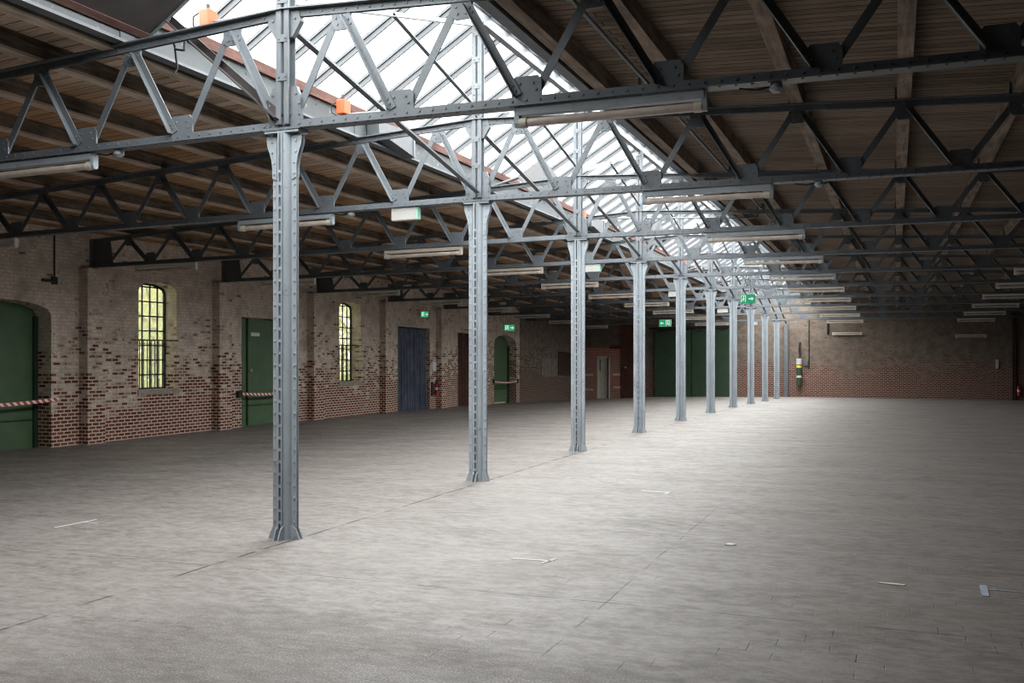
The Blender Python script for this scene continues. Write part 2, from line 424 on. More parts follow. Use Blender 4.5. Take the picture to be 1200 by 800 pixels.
struct(m.build('wall_left_end', BRICK_S), 'dim grey-brown masonry of the left wall beyond the last door')
PM = MB()
for k in range(-3, 8):      # pilasters under the trusses
    if k == 8: continue
    w = .26 if k < 4 else .30
    y = k * BAY + (.17 if k >= 1 else 0)
    PM.box(-WX - .02, -WX + .24, y - w, y + w, -.6, 3.80)
struct(PM.build('wall_left_piers', BRICK_L), 'brick piers under the trusses along the left wall')
# bricked-up patch near the far corner: own masonry
m = MB().box(-WX - .01, -WX + .03, 42.2, 44.6, 1.27, 2.55); struct(m.build('trim_1', BRICK_D, fn=dz), 'bricked-up red patch in left wall')
m = MB().box(-WX - .01, -WX + .025, 39.5, 42.0, 1.2, 2.15); struct(m.build('trim_2', m_paint('grey_plaster', (.19, .165, .14), .2, 3, .9, .1), fn=dz), 'plastered patch in left wall')

hole_w = [(-10.28, -.3), (-9.55, -.3), (-9.55, 2.36), (-10.28, 2.36)]
m = MB()
xs = [-WX - .3, -8.9, -7.0, -2.8, 0, 4, 8, WX + .3]
for a, b in zip(xs, xs[1:]):
    panel(m, [(a, -.8), (b, -.8), (b, 5.1), (a, 5.1)], [hole_w] if a < -9 else [], PF, .25)
m.box(9.9, 10.6, FY - .22, FY + .02, -.8, 4.6)
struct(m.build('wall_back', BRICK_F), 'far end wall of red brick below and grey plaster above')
# bright red lower brickwork around the pale door
m = MB(); panel(m, [(-WX, -.5), (-8.92, -.5), (-8.92, 2.85), (-WX, 2.85)], [hole_w], lambda u, w, d: (u, FY - .05 + d, w), .06)
m.box(-WX, -8.92, FY - .05, FY, 2.85, 2.87); m.box(-8.93, -8.92, FY - .05, FY, -.5, 2.85)
struct(m.build('trim_3', BRICK_R), 'red brickwork around the pale door')
for k, (a, b, z) in enumerate([(-WX, -10.5, 1.33), (-9.35, -8.92, 1.33), (-WX, -10.5, .5), (-9.35, -8.92, .62)]):
    m = MB().box(a, b, FY - .06, FY - .04, z - .06, z + .06)
    struct(m.build('trim_%d' % (4 + k), PLASTER))
m = MB()
m.add([(WX, y, z) for y in YS for z in (-.6, 4.75)], [(2 * i, 2 * i + 2, 2 * i + 3, 2 * i + 1) for i in range(len(YS) - 1)])
for k in range(-3, 10): m.box(WX - .24, WX + .02, k * BAY - .26, k * BAY + .26, -.6, 3.8)
struct(m.build('wall_right', BRICK_D))  # out of view, kept dark to cut bounce light on the right
m = MB().box(-WX - .3, WX + .3, Y0 - .2, Y0, -.6, 6.5); struct(m.build('wall_front', BRICK_D))  # out of view, kept dark to cut bounce light

# ------------------------------------------------------------------ roof
def roof(side, name, mat):
    m = MB(); vs = []
    for y in YS:
        for x in (KX + .06, 12.3):
            vs.append((side * x, y + (.3 if y > FY - 1 else -.2 if y < Y0 + 1 else 0), ztop(x) + .205))
    fs = [(2 * i, 2 * i + 1, 2 * i + 3, 2 * i + 2) for i in range(len(YS) - 1)]
    m.add(vs, fs); m.add([(v[0], v[1], v[2] + .06) for v in vs], fs)
    return struct(m.build(name, mat))
roof(-1, 'ceiling_left', BOARDS_L); roof(1, 'ceiling_right', BOARDS_R)
sides = {-1: 'left', 1: 'right'}
XP = [2.10, 3.0, 4.2, 5.4, 6.6, 7.8, 9.0, 10.2]
for sd in (-1, 1):
    for k, x in enumerate(XP):
        w = .075 if k else .07
        m = MB()
        zb = ztop(x) + (.0 if k else -.02)
        m.ybar(sd * x - w, sd * x + w, zb + (.028 if sd < 0 else 0), ztop(x) + .203, YS)
        o = m.build('roof_purlin', PURLIN_L if sd < 0 else PURLIN, loc=(sd * x, 0, ztop(x)))
        if sd < 0:
            o['_w'] = tuple(o.location); bm_ = MB(); bm_.ybar(sd * x - w - .004, sd * x + w + .004, zb, zb + .028, YS); q_ = bm_.build('lit_underside_strip', LIT_UNDER, o); q_['label'] = 'pale strip painted as the lit underside'  # thin pale strip stands in for light on the purlin's bottom face
        tag(o, '%s long weathered timber roof purlin counted outward from the skylight, %s half of roof' % (ORD[k], sides[sd]), 'roof beam', 'timber roof purlins')
# kerb beams of the skylight
ZK0, ZK1, ZT = 4.878, 5.15, 5.27
for sd in (-1, 1):
    r = thing('kerb_beam', '%s steel kerb beam along the %s edge of the skylight, reddish timber on top' % ('pale grey' , sides[sd]), 'beam', (sd * KX, 0, ZK0))
    m = MB(); m.ybar(sd * KX - .012, sd * KX + .012, ZK0, ZK1, YS)
    y = Y0 + .4
    while y < FY:
        m.dome((sd * (KX - .012), y, ZK0 + .2), (-sd, 0, 0), .016); y += .76
    for n in range(0, 10):
        for q in (-.07, .07):
            for zz in (.07, .16, .25): m.dome((sd * (KX - .012), n * BAY + q, ZK0 + zz), (-sd, 0, 0), .014)
        m.box(sd * KX - .022, sd * KX + .022, n * BAY - .10, n * BAY + .10, ZK0 + .01, ZK1 - .01)
    m.build('web_plate', KERB, r)
    m = MB(); m.ybar(sd * KX - .075, sd * KX + .05, ZK0 - .03, ZK0, YS); o = m.build('lower_flange', DARKST, r); o['label'] = 'dark lower flange'
    m = MB(); m.ybar(sd * KX - .07, sd * KX + .07, ZK1, ZT, YS); o = m.build('timber_plate', REDWOOD, r); o['label'] = 'reddish timber plate'
# glazed skylight slopes
ZR = 6.47
YG = -.92 * BAY   # nearer than this, unseen boarding closes the ridge to dim the foreground
YSG = [YG] + [y for y in YS if y > YG + .5]
for sd in (-1, 1):
    r = thing('skylight_slope', 'long white glazed %s slope of the ridge skylight above the columns' % sides[sd], 'skylight', (sd * KX, 0, ZT))
    foot = Vector((sd * (KX + .04), 0, ZT + .06)); top = Vector((sd * .06, 0, ZR))
    n = 0; y = YG + .02
    while y < FY - .1:
        a = Vector((foot.x, y, foot.z)); b = Vector((top.x, y, top.z))
        m = MB(); m.bar(a, b, .085, .012, up=(0, 1, 0)); up = (b - a).cross(Vector((0, 1, 0))).normalized()
        if up.z < 0: up = -up
        m.bar(a, b, .022, .075, up=up, ou=-.035)
        m.bar(a, b, .06, .014, up=up)
        m.build('glazing_bar', BARM, r); y += BAY / 6
    for i in range(len(YSG) - 1):
        m = MB(); e = Vector((0, 0, .035))
        a0 = foot + e; b0 = top + e
        m.add([(a0.x, YSG[i], a0.z), (a0.x, YSG[i + 1], a0.z), (b0.x, YSG[i + 1], b0.z), (b0.x, YSG[i], b0.z)], [(0, 1, 2, 3)])
        m.build('glass_pane', GLASS, r)
m = MB()
for sd in (-1, 1): m.prism([(sd * KX, Y0, ZT), (0, Y0, ZR), (0, Y0, ZR + .05), (sd * (KX + .1), Y0, ZT + .05)], (0, YG - Y0, 0))
struct(m.build('trim_9', BOARDS_R), 'unseen boarding added over the ridge to dim the foreground')
r = thing('ridge_beam', 'pale steel ridge beam at the top of the skylight', 'beam', (0, 0, ZR))
m = MB(); m.ybar(-.05, .05, ZR - .03, ZR + .05, YS); m.build('ridge_cap', STEELT, r)
m = MB(); m.ybar(-.012, .012, ZR - .2, ZR - .03, YS); m.ybar(-.05, .05, ZR - .215, ZR - .2, YS); m.build('web_plate', STEELT, r)
# glazed gable over the far wall
m = MB(); m.prism([(-KX, FY + .05, 4.85), (KX, FY + .05, 4.85), (KX, FY + .05, ZT), (0, FY + .05, ZR), (-KX, FY + .05, ZT)], (0, .02, 0))
struct(m.build('trim_8', KERB), 'pale gable of the skylight')

# ------------------------------------------------------------------ columns (quadrant irons with riveted flanges)
def column(n, y):
    label = '%s riveted grey steel column from the camera in the row down the hall' % ORD[n]
    r = thing('steel_column', label, 'column', (0, y, 0), 'riveted columns down the middle of the hall', fn=dzf)
    ri, ro, rf, g, tk = .068, .079, .128, .010, .010; gy, rfy = .011, .102
    z0, z1 = -.02, 3.772
    m = MB()
    for q in range(4):
        R = Matrix.Rotation(q * math.pi / 2, 3, 'Z'); pts = []
        N_ = 6
        ga, gb, fa, fb = (g, gy, rf, rfy) if q % 2 == 0 else (gy, g, rfy, rf)
        a0 = math.asin((ga + tk) / ro); a1 = math.pi / 2 - math.asin((gb + tk) / ro)
        outer = [(fa, ga), (fa, ga + tk)] + [(ro * math.cos(a0 + (a1 - a0) * i / N_), ro * math.sin(a0 + (a1 - a0) * i / N_)) for i in range(N_ + 1)] + [(gb + tk, fb), (gb, fb)]
        inner = [(ri * math.cos(.3 + (math.pi / 2 - .6) * i / N_), ri * math.sin(.3 + (math.pi / 2 - .6) * i / N_)) for i in range(N_, -1, -1)]
        pts = [R @ Vector((a, b, 0)) for a, b in outer + [(gb, ri)] + inner + [(ri, ga)]]
        m.prism([p + Vector((0, y, z0)) for p in pts], (0, 0, z1 - z0))
    m.build('quadrant_shaft', STEEL, r, fn=None if False else (lambda a, b: dzf(0, y)))
    F = lambda a, b: dzf(0, y)
    m = MB(); step = .112 if n < 6 else .17
    for q in range(4):
        d = Vector((math.cos(q * math.pi / 2), math.sin(q * math.pi / 2), 0)); t = Vector((-d.y, d.x, 0))
        z = .16
        while z < 3.5:
            c = Vector((0, y, z)) + d * (.107 if q % 2 == 0 else .091); gg = g if q % 2 == 0 else gy
            if q % 2 == 0:
                for s_ in (-1, 1): m.dome(c + t * s_ * (gg + tk), t * s_, .0145, 6)
            m.obox(c, d * .008, t * gg, Vector((0, 0, .014)))
            z += step
    m.build('rivets', STEEL, r, fn=F)
    # foot: flared plates
    m = MB()
    for q in range(4):
        d = Vector((math.cos(q * math.pi / 2), math.sin(q * math.pi / 2), 0)); t = Vector((-d.y, d.x, 0)); o = Vector((0, y, 0))
        for s_ in (-1, 1):
            pts = [o + d * .06, o + d * .17, o + d * .128 + Vector((0, 0, .10)), o + d * .06 + Vector((0, 0, .14))]
            m.prism([p + t * (s_ * (g + tk) - (0 if s_ > 0 else .012)) for p in pts], t * .012)
    m.box(-.17, .17, y - .17, y + .17, -.03, -.004)
    m.build('base_plate', STEEL, r, fn=F)
    # capital: curved brackets and cap plate
    m = MB()
    for q in range(4):
        d = Vector((math.cos(q * math.pi / 2), math.sin(q * math.pi / 2), 0)); t = Vector((-d.y, d.x, 0)); o = Vector((0, y, 0))
        ext = .19 if q % 2 == 0 else .12
        if q % 2: continue
        prof = [(.08, 3.34), (.129, 3.36), (.131, 3.46), (.143, 3.54), (.165, 3.61), (ext - .006, 3.66), (ext, 3.70), (ext, 3.755), (.08, 3.755)]
        for s_ in (-1, 1):
            m.prism([o + d * a + Vector((0, 0, z)) + t * (s_ * (g + tk) - (0 if s_ > 0 else .010)) for a, z in prof], t * .010)
            for z in (3.40, 3.50, 3.6, 3.70):
                m.dome(o + d * (.11 if z < 3.55 else .13) + Vector((0, 0, z)) + t * s_ * (g + tk + .010), t * s_, .0135)
    m.build('capital_bracket', STEEL, r, fn=F)
    m = MB().box(-.185, .185, y - .075, y + .075, 3.772, 3.80); m.build('cap_plate', STEEL, r, fn=F)
for n in range(NB): column(n, n * BAY)
# post against the far wall
r = thing('wall_post', 'dark grey steel post standing against the far brick wall', 'post', (0, FY - .12, 0), fn=dzf)
m = MB(); m.box(-.10, .10, FY - .22, FY - .205, 0, 3.98); m.box(-.10, .10, FY - .025, FY - .01, 0, 3.98); m.box(-.012, .012, FY - .21, FY - .02, 0, 3.98); m.build('shaft', DARKST, r)
m = MB().box(-.15, .15, FY - .24, FY - .004, -.05, .02); m.build('base_plate', DARKST, r)

# ------------------------------------------------------------------ lattice trusses
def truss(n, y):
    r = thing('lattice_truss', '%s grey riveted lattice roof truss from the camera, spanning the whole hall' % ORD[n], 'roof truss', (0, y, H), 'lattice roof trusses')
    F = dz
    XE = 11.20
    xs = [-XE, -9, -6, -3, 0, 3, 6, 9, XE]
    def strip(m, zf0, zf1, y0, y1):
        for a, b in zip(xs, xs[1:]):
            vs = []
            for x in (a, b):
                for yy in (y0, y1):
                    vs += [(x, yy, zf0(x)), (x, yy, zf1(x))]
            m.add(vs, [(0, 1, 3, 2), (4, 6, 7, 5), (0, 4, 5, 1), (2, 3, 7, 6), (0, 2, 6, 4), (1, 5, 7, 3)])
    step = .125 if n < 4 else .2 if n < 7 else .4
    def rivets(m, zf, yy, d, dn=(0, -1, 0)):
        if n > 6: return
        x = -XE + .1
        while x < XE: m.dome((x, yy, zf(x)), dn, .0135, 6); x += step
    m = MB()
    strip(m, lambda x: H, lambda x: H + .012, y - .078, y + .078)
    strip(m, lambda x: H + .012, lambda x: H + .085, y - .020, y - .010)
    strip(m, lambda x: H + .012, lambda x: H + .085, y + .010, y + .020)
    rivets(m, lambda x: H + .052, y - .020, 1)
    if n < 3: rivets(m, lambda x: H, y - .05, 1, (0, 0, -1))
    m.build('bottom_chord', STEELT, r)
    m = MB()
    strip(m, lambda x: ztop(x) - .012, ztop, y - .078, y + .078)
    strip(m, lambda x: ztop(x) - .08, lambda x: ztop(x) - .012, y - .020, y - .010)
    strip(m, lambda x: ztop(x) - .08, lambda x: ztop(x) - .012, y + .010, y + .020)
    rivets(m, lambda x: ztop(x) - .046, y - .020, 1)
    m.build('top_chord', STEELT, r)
    # gussets
    def rv(m, pts):
        for (a, b) in pts: m.dome((a, y - .009, b), (0, -1, 0), .014)
    for k in range(-9, 10):
        x = k * ND; m = MB()
        if k == 0: continue
        w, h = .135, .175
        m.prism([(x - w, y - .009, H + .02), (x + w, y - .009, H + .02), (x + w, y - .009, H + .085 + h * .75), (x + w * .75, y - .009, H + .085 + h), (x - w * .75, y - .009, H + .085 + h), (x - w, y - .009, H + .085 + h * .75)], (0, .018, 0))
        if n < 7: rv(m, [(x - .085, H + .14), (x - .06, H + .2), (x + .085, H + .14), (x + .06, H + .2)])
        m.build('gusset_plate', STEELT, r)
    for k in range(-9, 9):
        x = (k + .5) * ND; m = MB(); zt = ztop(x); w = .10
        m.prism([(x - w, y - .009, zt - .03), (x + w, y - .009, zt - .03), (x + w, y - .009, zt - .19), (x + w * .6, y - .009, zt - .23), (x - w * .6, y - .009, zt - .23), (x - w, y - .009, zt - .19)], (0, .018, 0))
        if n < 7: rv(m, [(x - .055, zt - .12), (x - .04, zt - .18), (x + .055, zt - .12), (x + .04, zt - .18)])
        if abs(x) > 2.5:     # cleat holding the purlin
            m.box(x - .10, x - .076, y - .05, y + .05, zt, zt + .14)
        m.build('gusset_plate', STEELT, r)
    # plate over the column
    m = MB(); m.prism([(-.175, y - .024, H), (.175, y - .024, H), (.175, y - .024, H + .28), (.13, y - .024, H + .40), (-.13, y - .024, H + .40), (-.175, y - .024, H + .28)], (0, .048, 0))
    for a in (-.16, -.06, .0, .06, .16):
        for b in (.05, .14, .24, .33): m.dome((a * (1 if b < .3 else .8), y - .024, H + b), (0, -1, 0), .015)
    m.box(-.20, .20, y - .082, y + .082, H - .008, H)
    m.build('column_gusset', STEELT, r)
    # posts
    m = MB()
    for s_ in (-1, 1):
        m.box(s_ * .018 - .006, s_ * .018 + .006, y - .05, y + .05, H + .05, 6.27)
        m.box(min(s_ * .018, s_ * .07), max(s_ * .018, s_ * .07), y - .058, y - .046, H + .05, 6.27)
        m.box(min(s_ * .018, s_ * .07), max(s_ * .018, s_ * .07), y + .046, y + .058, H + .05, 6.27)
    z = H + .45
    while z < 6.2:
        m.box(-.05, .05, y - .064, y - .058, z, z + .07)
        if n < 5:
            for s_ in (-1, 1): m.dome((s_ * .035, y - .064, z + .035), (0, -1, 0), .012)
        z += .36
    m.build('king_post', STEELT, r)
    m = MB(); m.prism([(-.16, y - .03, 4.93), (.16, y - .03, 4.93), (.18, y - .03, 4.80), (.09, y - .03, 4.66), (-.09, y - .03, 4.66), (-.18, y - .03, 4.80)], (0, .06, 0))
    for a in (-.12, .12): m.dome((a, y - .03, 4.83), (0, -1, 0), .015)
    m.build('gusset_plate', STEELT, r)
    # diagonals: angle irons
    def diag(p, q, flip):
        m = MB(); a, b = Vector(p), Vector(q)
        yo = -.016 if flip else .016
        m.bar(a + Vector((0, yo, 0)), b + Vector((0, yo, 0)), .072, .010, up=(0, 1, 0))
        m.bar(a + Vector((0, yo, 0)), b + Vector((0, yo, 0)), .010, .062, up=(0, 1, 0), ou=(-.036 if flip else .036), ow=.028)
        if n < 5 and flip:
            for t in (.05, .1, .9, .95): m.dome(a.lerp(b, t) + Vector((0, yo - .006, 0)), (0, -1, 0), .013)
        m.build('diagonal', STEELT, r)
    for k in range(-9, 9):
        xt = (k + .5) * ND; zt = ztop(xt)
        for s_, kb in ((-1, k), (1, k + 1)):
            xb = kb * ND
            off = .07 if kb != 0 else .10
            diag((xb - s_ * off, y, H + (.10 if kb else .12)), (xt + s_ * .055, y, zt - .10), (s_ > 0))
    # end plates at the walls
    for sd in (-1, 1):
        m = MB(); x0, x1 = 10.62, XE
        m.prism([(sd * x0, y - .012, H + .01), (sd * x1, y - .012, H + .01), (sd * x1, y - .012, ztop(x1)), (sd * (x0 + .1), y - .012, ztop(x0))], (0, .024, 0))
        m.box(sd * (x1 - .02) - .02, sd * (x1 - .02) + .02, y - .1, y + .1, H, ztop(x1))
        m.build('end_plate', DARKST, r)
for n in range(NB): truss(n, n * BAY)

# longitudinal bracing in the plane of the columns
for n in range(0, NB):
    ya, yb = n * BAY, (n + 1) * BAY
    if n == NB - 1: yb -= .25
    place = 'between the %s and %s columns' % (ORD[n], ORD[n + 1]) if n < NB - 1 else 'behind the last column'
    bmat = STEELT
    r_ = MB()
    a, b = Vector((-.0, ya + .10, 4.78)), Vector((0, yb - .08, H + .14))
    r_.bar(a, b, .075, .010, up=(1, 0, 0)); r_.bar(a, b, .010, .06, up=(1, 0, 0), ou=.03, ow=.03)
    o = r_.build('sloping_brace', bmat, loc=a); tag(o, 'long grey brace sloping down away from the camera ' + place, 'brace', 'braces in the column row')
    if n >= 0:
        r = thing('ridge_brace', 'forked grey brace rising to the skylight ridge ' + place, 'brace', (0, ya, 5.05), 'ridge braces in the column row')
        a, b = Vector((0, ya + .07, 5.03)), Vector((0, yb - .07, 6.2))
        m = MB(); m.bar(a, b, .06, .010, up=(1, 0, 0)); m.bar(a, b, .010, .05, up=(1, 0, 0), ou=.025, ow=.025); m.build('upper_strut', bmat, r)
        c = a.lerp(b, .46); d = Vector((0, yb - .06, 5.06))
        m = MB(); m.bar(c, d, .055, .010, up=(1, 0, 0)); m.bar(c, d, .010, .045, up=(1, 0, 0), ou=.022, ow=.022); m.build('lower_strut', bmat, r)

# ------------------------------------------------------------------ fluorescent lamps
def lamp(n, x0, x1, where, z=H - .004, y=None, mat=None, place=None):
    yy = n * BAY if y is None else y
    place = place or 'under the %s truss from the camera' % ORD[n]
    hm = mat or STEEL
    r = thing('fluorescent_lamp', 'fluorescent tube lamp %s, %s' % (place, where), 'lamp', ((x0 + x1) / 2, yy, z), 'fluorescent tube lamps under the trusses')
    m = MB(); m.prism([(x0, yy - .05, z - .012), (x0, yy + .05, z - .012), (x0, yy + .04, z - .07), (x0, yy - .04, z - .07)], (x1 - x0, 0, 0)); m.build('housing', hm, r)
    for x, s_ in ((x0, 1), (x1, -1)):
        m = MB(); m.prism([(x - .022, yy - .035, z - .004), (x - .022, yy + .035, z - .004), (x - .022, yy + .035, z - .135), (x - .022, yy + .02, z - .165), (x - .022, yy - .02, z - .165), (x - .022, yy - .035, z - .135)], (.044, 0, 0))
        m.build('end_bracket', hm, r)
        m = MB(); m.tube((x + s_ * .02, yy, z - .128), (x + s_ * .085, yy, z - .128), .044, 12); m.build('tube_socket', CREAM, r)
    m = MB(); m.tube((x0 + .085, yy, z - .128), (x1 - .085, yy, z - .128), .036, 12); m.build('tube', TUBE, r)
for n in range(NB):
    wm = STEEL if n < 2 else CREAM
    if n > 0: lamp(n, -9.98, -8.42, 'near the left wall', mat=WHITE)
    lamp(n, -3.90, -2.30, 'just left of the columns', mat=wm)
    lamp(n, 2.32, 3.90, 'just right of the columns', mat=STEEL if n < 5 else CREAM)
    if n > 3: lamp(n, 7.95, 9.45, 'over the dark right-hand side', mat=WHITE)
lamp(9, 2.32, 3.72, 'right of the post', z=3.46, y=FY - .15, mat=CREAM, place='hung low on the far wall')
lamp(9, 8.1, 9.45, 'near its right end', z=3.30, y=FY - .15, mat=CREAM, place='hung low on the far wall')
# small round sensors/junctions under the chord beside the nearest lamps
for n in (0, 1):
    for x, t in ((-1.98, 'left'), (4.45, 'right')):
        r = thing('junction_box', 'small round junction box beside the lamp under the %s truss, %s of the columns' % (ORD[n], t), 'junction box', (x, n * BAY, H))
        m = MB(); m.tube((x, n * BAY, H - .004), (x, n * BAY, H - .05), .045, 12, .055); m.tube((x, n * BAY, H - .05), (x, n * BAY, H - .075), .055, 12, .03); m.build('body', STEEL, r)
        s_ = -1
        m = MB(); m.path([(x - .04, n * BAY, H - .03), (x - .15, n * BAY - .01, H - .045), (x - .28, n * BAY, H - .02)], .008); m.build('cable', BLACK, r)

# emergency lights under every second truss
for n in (1, 3, 5, 7, 9):
    y = n * BAY; x0, x1 = -1.31, -.93
    r = thing('emergency_light', 'small white box-shaped emergency light hung under the %s truss' % ORD[n], 'emergency light', (-1.1, y, H))
    m = MB().box(x0, x1, y - .05, y + .05, H - .185, H - .004); m.build('body', WHITE, r, bevel=.008)
    m = MB().box(x1, x1 + .035, y - .045, y + .045, H - .18, H - .012); o = m.build('side_panel', m_paint('pale_green_acrylic', (.35, .62, .48), .05, 5, .3, .4) if n == 1 else bpy.data.materials['pale_green_acrylic'], r); o['label'] = 'pale green end panel'

# ------------------------------------------------------------------ exit signs
def exit_sign(c, w, h, ax, arrow, label, hang_to, lit=True, wires=True):
    """ax: unit vector along the face; face normal = towards the camera side"""
    c = Vector(c); ax = Vector(ax).normalized(); up = Vector((0, 0, 1)); nrm = ax.cross(up)
    r = thing('exit_sign', label, 'exit sign', c - up * h / 2, 'green exit signs')
    base = c
    def plate(mb, u0, u1, v0, v1, d0, d1):
        o = base + ax * (u0 + u1) / 2 + up * (v0 + v1) / 2 + nrm * (d0 + d1) / 2
        mb.obox(o, ax * (u1 - u0) / 2, up * (v1 - v0) / 2, nrm * (d1 - d0) / 2)
    G, W = SIGNL, SIGNW
    m = MB(); plate(m, -w / 2, w / 2, -h / 2, h / 2, -.035, .03); m.build('housing', WHITE, r)
    m = MB(); plate(m, -w / 2 + .006, w / 2 - .006, -h / 2 + .006, h / 2 - .006, .03, .036); m.build('face', G, r)
    P = lambda u, v: base + ax * u + up * v + nrm * .0375
    e = nrm * .003
    m = MB(); s_ = 1 if arrow == 'right' else -1; a = h * .32
    # arrow
    m.prism([P(s_ * (w * .10), -h * .07), P(s_ * w * .28, -h * .07), P(s_ * w * .28, -h * .22), P(s_ * w * .42, 0), P(s_ * w * .28, h * .22), P(s_ * w * .28, h * .07), P(s_ * w * .10, h * .07)], e)
    m.build('arrow', W, r)
    # doorway with running figure
    m = MB(); u0 = -s_ * w * .40; u1 = -s_ * w * .08; lo, hi = min(u0, u1), max(u0, u1)
    for (aa, bb, cc, dd) in ((lo, lo + w * .045, -h * .38, h * .38), (hi - w * .045, hi, -h * .38, h * .38), (lo, hi, h * .30, h * .38)):
        plate(m, aa, bb, cc, dd, .0365, .0405)
    m.build('doorway_symbol', W, r)
    m = MB(); mc = (lo + hi) / 2
    def limb(p, q, t): m.bar(P(*p), P(*q), t, .003, up=nrm)
    limb((mc, h * .1), (mc - s_ * .01, -h * .08), h * .13); limb((mc - s_ * .01, -h * .08), (mc + s_ * w * .07, -h * .2), h * .08); limb((mc - s_ * .01, -h * .08), (mc - s_ * w * .08, -h * .28), h * .08); limb((mc, h * .08), (mc + s_ * w * .09, h * .0), h * .07)
    m.tube(P(mc + s_ * .006, h * .2), P(mc + s_ * .006, h * .2) + e, h * .07, 10)
    m.build('running_figure', W, r)
    if wires:
        m = MB()
        for u in (-w * .3, w * .3): m.tube(base + ax * u + up * h / 2, base + ax * u * .2 + up * (hang_to - c.z), .006, 6)
        m.build('suspension_wire', BLACK, r)
    return r
exit_sign((1.75, 4 * BAY - .1, 3.19), .40, .24, (1, 0, 0), 'right', 'green exit sign with right arrow hanging on wires over the column row', H)
exit_sign((-2.40, 6 * BAY - .1, 3.02), .42, .25, (1, 0, 0), 'left', 'green exit sign with left arrow hanging on wires before the green gate', H)
exit_sign((-11.15, 25.45, 3.50), .30, .22, (.72, .69, 0), 'right', 'small lit exit sign above the blue curtain', 3.8)
exit_sign((-11.30, 34.55, 3.40), .50, .28, (.80, .6, 0), 'right', 'pale green lit exit sign above the arched green door', 3.7, wires=False)
m = MB(); m.tube((-11.30, 34.55, 3.54), (-11.5, 34.5, 3.54), .012, 6)
o = m.build('wall_arm', BLACK, [q for q in bpy.data.objects if q.get('label', '').startswith('pale green lit')][0])

# ------------------------------------------------------------------ skylight vents: orange motors, rods and metal boxes
def motor(y, z, label, x=-1.6):
    r = thing('vent_motor', label, 'motor', (x, y, z), 'orange vent motors')
    m = MB().box(x - .06, x + .07, y - .10, y + .06, z - .09, z + .10); m.build('casing', ORANGE, r, bevel=.01)
    m = MB(); m.tube((x, y - .02, z + .10), (x, y - .02, z + .17), .02, 8); m.build('spindle', BLACK, r)
    m = MB(); m.path([(x - .05, y - .08, z + .08), (x - .13, y - .10, z + .03), (x - .14, y - .09, z - .06), (x - .06, y - .06, z - .11)], .008); m.build('cable', BLACK, r)
    return r
motor(.92, 5.34, 'orange vent motor at the top edge beside the dark metal panel')
motor(3.71, 5.05, 'orange vent motor beside the pale kerb beyond the nearest column')
motor(14.6, 5.05, 'orange vent motor above the third column')
motor(26.6, 5.15, 'small orange vent motor far down the skylight')
for y, z in ((.92, 5.32), (3.71, 4.96), (14.6, 4.98), (26.6, 4.98)):
    k = ['nearest', 'second', 'third', 'farthest'][[.92, 3.71, 14.6, 26.6].index(y)]
    r = thing('vent_rod', '%s thin steel drive rod running across the skylight from an orange motor' % k, 'rod', (0, y, z), 'vent drive rods')
    m = MB(); m.tube((-1.53, y, z), (2.42, y, z - .12 if y < 4 else z - .2), .02, 8); m.build('shaft', STEELT, r)
    m = MB(); zz = z - .12 if y < 4 else z - .2
    m.path([(2.42, y, zz), (2.46, y, zz + .04), (2.46, y, ztop(2.46) + .2)], .018)
    m.build('hanger', DARKST, r)
SL = Vector((1, 0, (ZR - ZT) / KX)).normalized(); SN = Vector((-SL.z, 0, SL.x))
m = MB(); a, b = Vector((-.02, -.05, H + .12)), Vector((-1.52, .22, 5.12))
m.bar(a, b, .075, .012, up=(0, 1, 0)); m.bar(a, b, .012, .07, up=(0, 1, 0), ou=-.035, ow=.032)
tag(m.build('flap_stay', FLAPM, loc=a), 'dark sloping steel stay from the nearest column head up to the dark flap', 'stay')
# dark panel hanging under the near glazing
r = thing('vent_flap', 'dark sheet-metal flap hanging under the skylight at the top left', 'vent flap', (-1.8, -.6, 5.0))
m = MB(); o_ = Vector((-1.83, 0, 4.985))
def slab(m, a, b, y0, y1, t0, t1):
    c = o_ + SL * (a + b) / 2 + SN * (t0 + t1) / 2; c.y = (y0 + y1) / 2
    m.obox(c, SL * (b - a) / 2, Vector((0, (y1 - y0) / 2, 0)), SN * (t1 - t0) / 2)
slab(m, 0, .95, -2.3, .24, 0, .05); m.build('sheet', FLAPM, r)
m = MB(); slab(m, -.03, .05, -2.3, .25, -.01, .16); m.build('timber_edge', REDWOOD, r)
m = MB(); slab(m, 0, .95, .225, .255, -.015, .07); m.build('end_flange', STEELT, r)
m = MB(); m.path([(-1.62, .30, 5.02), (-1.62, .40, 4.92), (-1.63, .45, 4.7), (-1.66, .42, 4.62)], .012); m.path([(-1.58, .32, 5.05), (-1.5, .42, 5.0), (-1.5, .4, 4.86), (-1.6, .38, 4.88)], .014); o = m.build('cable', BLACK, r)
# grey box on the kerb beyond the second truss
for y0_, place_ in ((4.78, 'just beyond the second column'), (15.5, 'behind the orange motor')):
    r = thing('duct_box', 'grey metal box fixed to the pale skylight kerb ' + place_, 'box', (-1.72, y0_ + .5, 4.9), 'grey boxes on the skylight kerb')
    m = MB(); m.prism([(-1.86, y0_ + .02, 4.92), (-1.86, y0_ + .22, 4.94), (-1.86, y0_ + 1.08, 4.82), (-1.86, y0_ + 1.12, 5.20), (-1.86, y0_, 5.12)], (.2, 0, 0)); m.build('casing', GREYBOX, r)
    m = MB(); m.box(-1.66, -1.645, y0_ + 1.08, y0_ + 1.14, 4.80, 5.22); m.box(-1.87, -1.64, y0_ + 1.10, y0_ + 1.15, 4.80, 4.83); m.build('edge_flange', STEELT, r)
